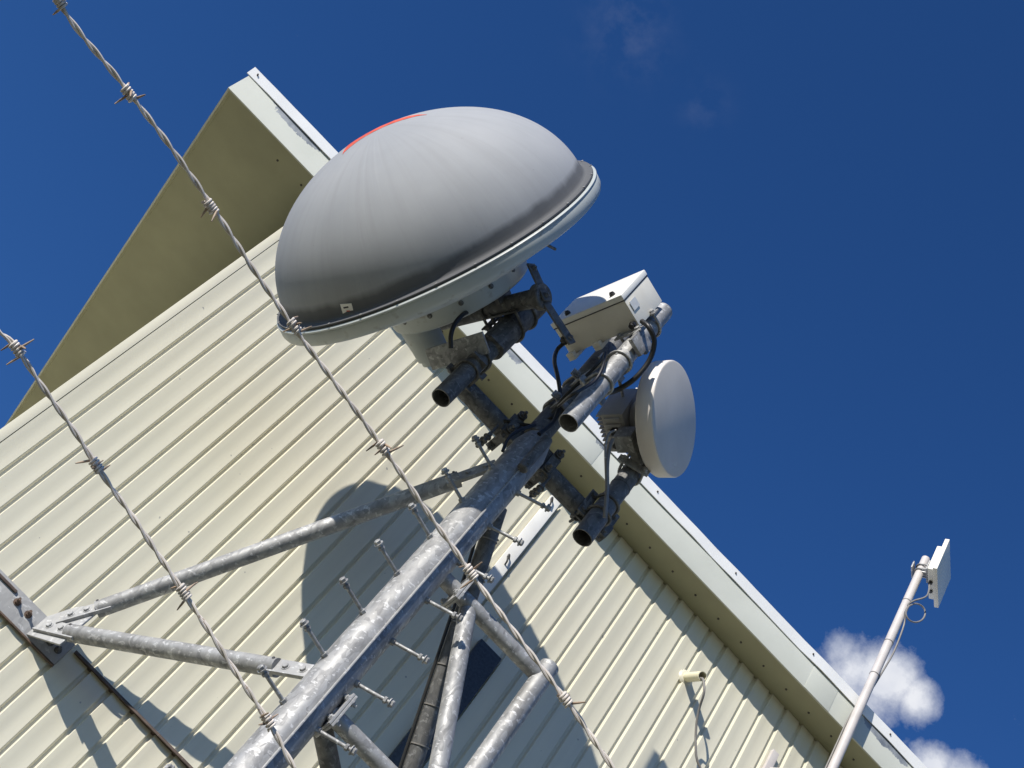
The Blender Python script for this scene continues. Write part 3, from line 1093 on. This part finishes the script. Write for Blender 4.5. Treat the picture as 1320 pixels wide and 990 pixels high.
# ------------------------------------------------------------------ small drum dish on the right
SN = V((0.56, -0.82, 0.09)).normalized()
SC = P(871, 540, -1.56)
sd = empty('drum_dish', SC, 'small round flat faced white drum antenna on the right end of the crossbar', 'dish antenna')
RS = 0.306
w = MB()
w.lathe([(RS - 0.022, -0.100), (RS - 0.006, -0.097), (RS, -0.088), (RS, -0.010), (RS - 0.003, -0.004), (RS - 0.010, -0.003)], SC, SN, 96)
drum = w.build('drum', M_pinkwhite, sd, sharp=0.9)
w = MB()
w.lathe([(0.0, 0.0012), (RS - 0.012, 0.001), (RS - 0.005, -0.002), (RS - 0.004, -0.006)], SC, SN, 96)
w.build('front_cover', M_dishface, sd)
w = MB()
w.lathe([(RS - 0.022, -0.100), (RS - 0.06, -0.105), (0.19, -0.118), (0.125, -0.170), (0.10, -0.215), (0.0, -0.222)], SC, SN, 72)
w.build('dish_back', M_radio, sd)
su = SN.cross(V((0, 0, 1))).normalized()                  # to the left in the photo
sv = su.cross(SN).normalized()
if sv.z < 0: sv = -sv
w = MB()
rc = SC - SN * 0.285 - sv * 0.0
w.box(rc, su * 0.115, sv * 0.135, SN * 0.062, 0.008)
for k in range(9):                                        # cooling fins
    w.box(rc - SN * 0.078 + su * (-0.1 + k * 0.025), su * 0.004, sv * 0.125, SN * 0.018, 0.001)
for k in range(6):
    w.box(rc - sv * 0.140 + su * (-0.09 + k * 0.036), su * 0.007, sv * 0.008, SN * 0.045, 0.001)
radio = w.build('radio_unit', M_radio, sd)
w = MB()
w.box(rc - sv * 0.150 + su * 0.02, su * 0.016, sv * 0.016, SN * 0.016, 0.002)
w.cyl(rc - sv * 0.14 - su * 0.05, rc - sv * 0.185 - su * 0.05, 0.016, 14)
w.build('connector', M_black, radio)
w = MB()
ptop = PS + V((0, 0, zs0 + 0.65))
w.box(SC - SN * 0.20 - sv * 0.20 , su * 0.05, sv * 0.05, SN * 0.05, 0.004)
w.box(ptop + V((-0.05, -0.07, 0.02)), V((0.05, 0.03, 0)), V((-0.01, 0.02, 0)), V((0, 0, 0.07)), 0.004)
w.build('bracket', M_galv, sd)
w = MB(); w.tube([SC - SN * 0.16 + sv * 0.16, rc + sv * 0.22 + su * 0.06], 0.012, 10); w.build('stay_rod', M_galv, sd)
w = MB(); w.tube([rc + su * 0.10 + sv * 0.05, rc + su * 0.30 + sv * 0.06], 0.009, 10); w.build('stay_rod', M_galv, sd)
w = MB(); w.cyl(rc + sv * 0.13 - su * 0.02, rc + sv * 0.175 - su * 0.02, 0.016, 8); w.build('lifting_eye', M_galv, sd)
clamp(sd, M_galv, ptop, (0, 0, 1), (-0.4, -1, 0), 0.053)
clamp(sd, M_galv, ptop - V((0, 0, 0.09)), (0, 0, 1), (-0.4, -1, 0), 0.053)

# ------------------------------------------------------------------ cables round the mast head


def cable(pts, r, label, mat=None, name='cable'):
    w = MB(); w.tube(smooth_path(pts, 7), r, 10)
    return tag(w.build(name, mat or M_black, loc=pts[0]), label, 'cable')


cable([P(828, 414, -1.86), P(837, 422, -1.90), P(844, 440, -1.88), P(838, 464, -1.82), P(820, 487, -1.75), P(798, 502, -1.66), P(779, 508, -1.62), P(765, 514, -1.5)], 0.0135,
      'thick black cable looping from the white box end towards the drum dish')
cable([P(738, 439, -1.38), P(727, 443, -1.38), P(718, 452, -1.35), P(715, 466, -1.38), P(719, 485, -1.42), P(722, 505, -1.44), P(721, 525, -1.44), P(713, 545, -1.44), P(695, 560, -1.44)], 0.0115,
      'black cable hanging below the far end of the white box')
cable([P(781, 455, -1.72), P(772, 468, -1.70), P(760, 481, -1.66), P(744, 496, -1.60), P(727, 513, -1.52), P(712, 533, -1.44)], 0.0085,
      'inner black cable of the pair curving along the bright open pipe', name='cable')
cable([P(781, 455, -1.78), P(777, 474, -1.81), P(768, 490, -1.81), P(752, 501, -1.81), P(735, 511, -1.76), P(720, 524, -1.5)], 0.0085,
      'outer black cable of the pair curving across the bright open pipe', name='cable')
cable([P(606, 401, -1.52), P(596, 406, -1.56), P(586, 418, -1.56), P(581, 433, -1.55), P(581, 449, -1.52)], 0.0115,
      'short black cable arching between dome back and lower mount plate')
cable([P(640, 545, -1.20), P(655, 543, -1.28), P(672, 547, -1.3), P(690, 548, -1.36), P(712, 538, -1.43)], 0.0085,
      'thin black cable strung from crossbar to mast head under the eave')
cable([P(690, 548, -1.44), P(668, 556, -1.45), P(655, 566, -1.46), P(648, 582, -1.46)], 0.0085,
      'black cable bending over the top of the big mast leg')
gc = [P(790, 567, -1.45), P(786, 577, -1.45), P(783, 600, -1.44), P(783, 630, -1.43), P(781, 660, -1.42), P(780, 668, -1.41)]
cable(gc, 0.011, 'grey cable tail dangling straight down beside the drum dish pipe', M_grey_cable)
cable([P(794, 555, -1.45), P(785, 560, -1.47), P(781, 575, -1.46), P(781, 600, -1.43), P(782, 626, -1.41)], 0.006, 'thin pale wire bowing beside the grey cable tail at the drum dish', M_galv, 'wire')

# ------------------------------------------------------------------ slim pole and panel antenna at the right
PP = V((3.406, -0.335, 0))
pole = empty('antenna_pole', PP, 'pale slim pole rising past the roof edge with cable bands, at the right', 'pole')
ztop = 8.135 + H
w = MB(); w.cyl(PP + V((0, 0, 4.6 + H)), PP + V((0, 0, ztop)), 0.030, 32, cham=0.003); w.build('shaft', M_pole, pole)
for px, py in ((1168, 776), (1148, 828), (1126, 870)):
    best = min((abs((lambda v: 495 + FPX * v.dot(DOWN) / v.dot(FWD))(PP + V((0, 0, 6 + i * 0.01)) - CAM) - py), 6 + i * 0.01) for i in range(420))
    c = PP + V((0, 0, best[1]))
    w = MB(); w.tube([c, c + V((0, 0, 0.007))], 0.0322, 24); w.build('band', M_grey_cable, pole)
w = MB()
zb = 5.96 + H
w.tube([V((PP.x, PP.y, zb)), V((3.20, -0.02, zb - 0.05))], 0.016, 12)
w.tube([V((PP.x, PP.y, zb - .6)), V((3.20, -0.02, zb - 0.65))], 0.016, 12)
w.abox(3.16, 3.21, -0.035, -0.003, zb - 0.75, zb + 0.09, 0.003)
w.build('wall_bracket', M_pole, pole)

PN = V((0.65, -0.76, 0)).normalized()
PU = V((0.76, 0.65, 0)).normalized()
pcn = P(1218.2, 740, -0.465)
pa = empty('panel_antenna', pcn, 'square white flat panel antenna at the top of the slim pole', 'panel antenna')
hs = 0.172
w = MB(); w.box(pcn - PN * 0.014, PU * hs, V((0, 0, hs)), PN * 0.016, 0.004); w.build('front_panel', M_panel, pa)
w = MB()
w.box(pcn - PN * 0.052 - V((0, 0, 0.005)), PU * (hs * 0.78), V((0, 0, hs * 0.78)), PN * 0.024, 0.010)
bk = w.build('back_case', M_panel, pa)
w = MB()
qb = pcn - PN * 0.055 - V((0, 0, hs * 0.78 + 0.005))
w.cyl(qb + PU * -0.02, qb + PU * -0.02 - V((0, 0, 0.02)), 0.014, 14)
w.cyl(qb + PU * 0.06, qb + PU * 0.06 - V((0, 0, 0.012)), 0.012, 14)
w.build('connector', M_black, bk)
w = MB()
zc_ = pcn.z - 0.02
w.box(V((PP.x, PP.y, zc_ + .02)) - PN * 0.052, PU * 0.05, V((0, 0, 0.035)), PN * 0.005, 0.002)
mid = (V((PP.x, PP.y, zc_)) + pcn - PN * 0.07) / 2
w.box(mid, PU * 0.02, V((0, 0, 0.028)), PN * 0.06, 0.004)
w.build('tilt_bracket', M_galv, pa)
clamp(pa, M_galv, V((PP.x, PP.y, zc_)), (0, 0, 1), PN, 0.030, 0.006, 0.06)
clamp(pa, M_galv, V((PP.x, PP.y, zc_ + .05)), (0, 0, 1), PN, 0.030, 0.006, 0.06)
pcab = [qb + PU * -0.02 - V((0, 0, 0.018)), P(1196, 769, -0.47), P(1180, 775, -0.42), P(1172, 780, -0.39)]
loop = []
lc = (1181.5, 791)
for k in range(0, 11):
    a = math.radians(-130 + 36 * k)
    loop.append(P(lc[0] + 12.5 * math.cos(a), lc[1] + 12.0 * math.sin(a), -0.40 - 0.002 * k))
low = [P(1168, 790, -0.388), PP + V((0.03, -0.036, 7.40 + H)), PP + V((0.045, -0.03, 7.15 + H)), PP + V((0.036, -0.02, 6.95 + H)), PP + V((0.03, 0.028, 6.7 + H)), PP + V((-0.012, 0.042, 6.5 + H)), PP + V((-0.02, 0.040, 6.1 + H)), PP + V((-0.02, 0.040, 5.2 + H))]
w = MB(); w.tube(smooth_path(pcab + loop + low, 5), 0.0062, 8)
tag(w.build('cable', M_grey_cable, loc=pcab[0]), 'thin cable with one round loop running down the slim pole from the panel antenna', 'cable')

# ------------------------------------------------------------------ barbed wire strands close to the viewer


def barbed(pix, barbs, dist, label, seed):
    rnd = random.Random(seed)
    pts = smooth_path([AT(x, y, dd_) for (x, y), dd_ in zip(pix, dist)], 40)
    # resample by length
    L = [0.0]
    for a, b in zip(pts, pts[1:]): L.append(L[-1] + (b - a).length)
    root = empty('barbed_wire', pts[len(pts) // 2], label, 'barbed wire', 'barbed wire strands in front of the lens')
    n = int(L[-1] / 0.0022)

    def at(s):
        s = max(0, min(L[-1] - 1e-6, s))
        lo, hi = 0, len(L) - 1
        while hi - lo > 1:
            m_ = (lo + hi) // 2
            if L[m_] <= s: lo = m_
            else: hi = m_
        t = (s - L[lo]) / (L[hi] - L[lo] + 1e-12)
        return pts[lo].lerp(pts[hi], t)
    rw = 0.00104
    w = MB()
    for ph in (0, PI):
        path = []
        for i in range(n + 1):
            s = L[-1] * i / n
            p = at(s); d = (at(s + 0.004) - at(s - 0.004)).normalized()
            u, v = frame(d)
            a = ph + s / 0.034 * 2 * PI + 0.8 * noise.noise(V((s * 6, seed, 0)))
            wob = u * 0.0016 * noise.noise(V((s * 7, seed, 3))) + v * 0.0016 * noise.noise(V((s * 7, seed, 5))) + u * 0.0006 * noise.noise(V((s * 25, seed, 1))) + v * 0.0006 * noise.noise(V((s * 25, seed, 7)))
            path.append(p + wob + (u * math.cos(a) + v * math.sin(a)) * rw * 0.98)
        w.tube(path, rw, 7)
    w.build('twisted_strand', M_wire, root)
    for bxy in barbs:
        # nearest arc length to the sighted barb
        best = min(range(n), key=lambda i: (lambda v: (660 + FPX * v.dot(RIGHT) / v.dot(FWD) - bxy[0]) ** 2 + (495 + FPX * v.dot(DOWN) / v.dot(FWD) - bxy[1]) ** 2)(at(L[-1] * i / n) - CAM))
        s0 = L[-1] * best / n
        w = MB()
        d = (at(s0 + 0.004) - at(s0 - 0.004)).normalized()
        u, v = frame(d)
        for j in range(2):
            a0 = rnd.uniform(0, 2 * PI)
            turns = 2.1 + rnd.uniform(-.15, .25)
            path = []
            base = s0 + (-0.0050 if j == 0 else 0.0003)
            m_ = 34
            R0 = rw * 2 + 0.0008

            def rad(a): return u * math.cos(a) + v * math.sin(a)
            aS = a0
            aE = a0 + turns * 2 * PI
            ln1, ln2 = rnd.uniform(0.007, 0.0115), rnd.uniform(0.007, 0.0115)
            pS = at(base) + rad(aS) * R0
            tS = (-(u * -math.sin(aS) + v * math.cos(aS)) + rad(aS) * 0.35 + d * rnd.uniform(-.4, .1)).normalized()
            path += [pS + tS * ln1, pS + tS * ln1 * 0.5, pS + tS * 0.0012]
            for i in range(m_ + 1):
                a = aS + (aE - aS) * i / m_
                path.append(at(base + 0.0046 * i / m_) + rad(a) * R0)
            pE = at(base + 0.0046) + rad(aE) * R0
            tE = ((u * -math.sin(aE) + v * math.cos(aE)) + rad(aE) * 0.35 + d * rnd.uniform(-.1, .4)).normalized()
            path += [pE + tE * 0.0012, pE + tE * ln2 * 0.5, pE + tE * ln2]
            rr = [0.0004, 0.0008, 0.0009] + [0.0009] * (m_ + 1) + [0.0009, 0.0008, 0.0004]
            w.tube(path[3:-3], rr[3:-3], 7, True, 0)
            w.tube(path[:4], rr[:4], 7, True, 1)
            w.tube(path[-4:], rr[-4:], 7, True, 1)
        o = w.build('barb', [M_wire, M_barb], root)
    return root


DW = 0.98
barbed([(-30, -190), (75, 0), (165, 120), (270, 265), (378, 420), (493, 577), (605, 737), (727, 900), (790, 990), (860, 1090)],
       [(80, 2), (165, 121), (270, 266), (379, 421), (494, 578), (605, 737), (727, 901)], [DW] * 10,
       'upper barbed wire strand, the one crossing the grey dome', 3)
barbed([(-120, 250), (-15, 412), (22, 452), (122, 599), (235, 763), (343, 927), (378, 990), (440, 1090)],
       [(22, 451), (123, 600), (235, 764), (343, 928)], [DW] * 8,
       'lower barbed wire strand, the one crossing only the cladding and mast foot', 5)

# ------------------------------------------------------------------ sky, sun, camera
wd_ = bpy.data.worlds.new('World')
sc.world = wd_
wd_.use_nodes = True
nt = wd_.node_tree
bg = nt.nodes['Background']
sky = nt.nodes.new('ShaderNodeTexSky')
sky.sky_type = 'NISHITA'
sky.sun_disc = False
SUN_EL = math.asin(TO_SUN.z)
sky.sun_elevation = SUN_EL
sky.sun_rotation = math.atan2(TO_SUN.x, TO_SUN.y)
sky.altitude = 1500
sky.air_density = 1.0
sky.dust_density = 0.0
sky.ozone_density = 5.0
bg.inputs['Strength'].default_value = 0.098
tc_ = nt.nodes.new('ShaderNodeTexCoord')


def wmath(op, a, b=None, c=None):
    n = nt.nodes.new('ShaderNodeMath'); n.operation = op
    for i, v in enumerate((a, b, c)):
        if v is None: continue
        if hasattr(v, 'links'): nt.links.new(v, n.inputs[i])
        else: n.inputs[i].default_value = v
    return n.outputs[0]


def dirdot(vec):
    n = nt.nodes.new('ShaderNodeVectorMath'); n.operation = 'DOT_PRODUCT'
    nt.links.new(tc_.outputs['Generated'], n.inputs[0]); n.inputs[1].default_value = vec
    return n.outputs['Value']


# cumulus puffs in a few directions of the sky: soft lobes broken up by fractal noise
fb = tex_noise(nt, tc_.outputs['Generated'], 22, 10, 0.66)
fb2 = tex_noise(nt, tc_.outputs['Generated'], 9, 4, 0.5)
lobes = None
for px, py, sig, amp in ((1100, 868, 30, 0.9), (1140, 882, 34, 1.15), (1182, 905, 24, 1.05), (1085, 845, 22, 0.75), (1125, 905, 32, 1.0), (1080, 900, 45, .9), (1200, 990, 26, 0.85), (1245, 1000, 26, 0.8), (1160, 955, 30, 0.35),
                         (1150, 1080, 90, .5)):
    d = ray(px, py).normalized()
    k_ = (FPX / sig) ** 2
    # exp(-(1-cos)*k)
    e = wmath('POWER', math.e, wmath('MULTIPLY', wmath('SUBTRACT', dirdot(d), 1.0), k_))
    e = wmath('MULTIPLY', e, amp)
    lobes = e if lobes is None else wmath('MAXIMUM', lobes, e)
cl = wmath('ADD', lobes, wmath('MULTIPLY', wmath('SUBTRACT', fb, 0.5), 1.5))
cm = ramp(nt, cl, [(0.36, 0.0), (0.62, 0.35), (1.05, 0.95)])
fine = tex_noise(nt, tc_.outputs['Generated'], 40, 6, 0.6)
wis = None
for px, py, sig, amp in ((812, 38, 34, 1.0), (800, 10, 26, .8), (910, 132, 20, 0.8), (835, 70, 22, .6)):
    d = ray(px, py).normalized()
    e = wmath('MULTIPLY', wmath('POWER', math.e, wmath('MULTIPLY', wmath('SUBTRACT', dirdot(d), 1.0), (FPX / sig) ** 2)), amp)
    wis = e if wis is None else wmath('MAXIMUM', wis, e)
wm = wmath('MULTIPLY', wis, ramp(nt, fine, [(0.45, 0.0), (0.95, 0.09)]).outputs[0])
cov = wmath('MINIMUM', wmath('ADD', cm.outputs[0], wm), 1.0)
cc = ramp(nt, tex_noise(nt, tc_.outputs['Generated'], 17, 5), [(0.3, (4.2, 4.5, 5.3)), (0.65, (6.3, 6.4, 6.7))])
hs_ = nt.nodes.new('ShaderNodeHueSaturation')
hs_.inputs['Saturation'].default_value = 1.16
hs_.inputs['Hue'].default_value = 0.509
nt.links.new(sky.outputs[0], hs_.inputs['Color'])
out = mix(nt, cov, hs_.outputs[0], cc.outputs[0])
nt.links.new(out, bg.inputs['Color'])

sl = bpy.data.lights.new('sun', 'SUN')
sl.energy = 4.0
sl.angle = math.radians(0.53)
sl.color = (1.0, 0.945, 0.85)
so = bpy.data.objects.new('sun', sl)
COL.objects.link(so)
so.rotation_mode = 'QUATERNION'
so.rotation_quaternion = V((0, 0, -1)).rotation_difference(SUN_L)
so.location = TO_SUN * 60

cam = bpy.data.cameras.new('camera')
cam.sensor_width = 36
cam.lens = FPX / 1320 * 36
cam.clip_start = 0.05
cam.clip_end = 5000
co = bpy.data.objects.new('camera', cam)
COL.objects.link(co)
R3 = Matrix((RIGHT, -DOWN, -FWD)).transposed()
co.matrix_world = Matrix.Translation(CAM) @ R3.to_4x4()
sc.camera = co

sc.view_settings.view_transform = 'Standard'
sc.view_settings.look = 'None'
sc.view_settings.exposure = 0.52
sc.view_settings.gamma = 1.0
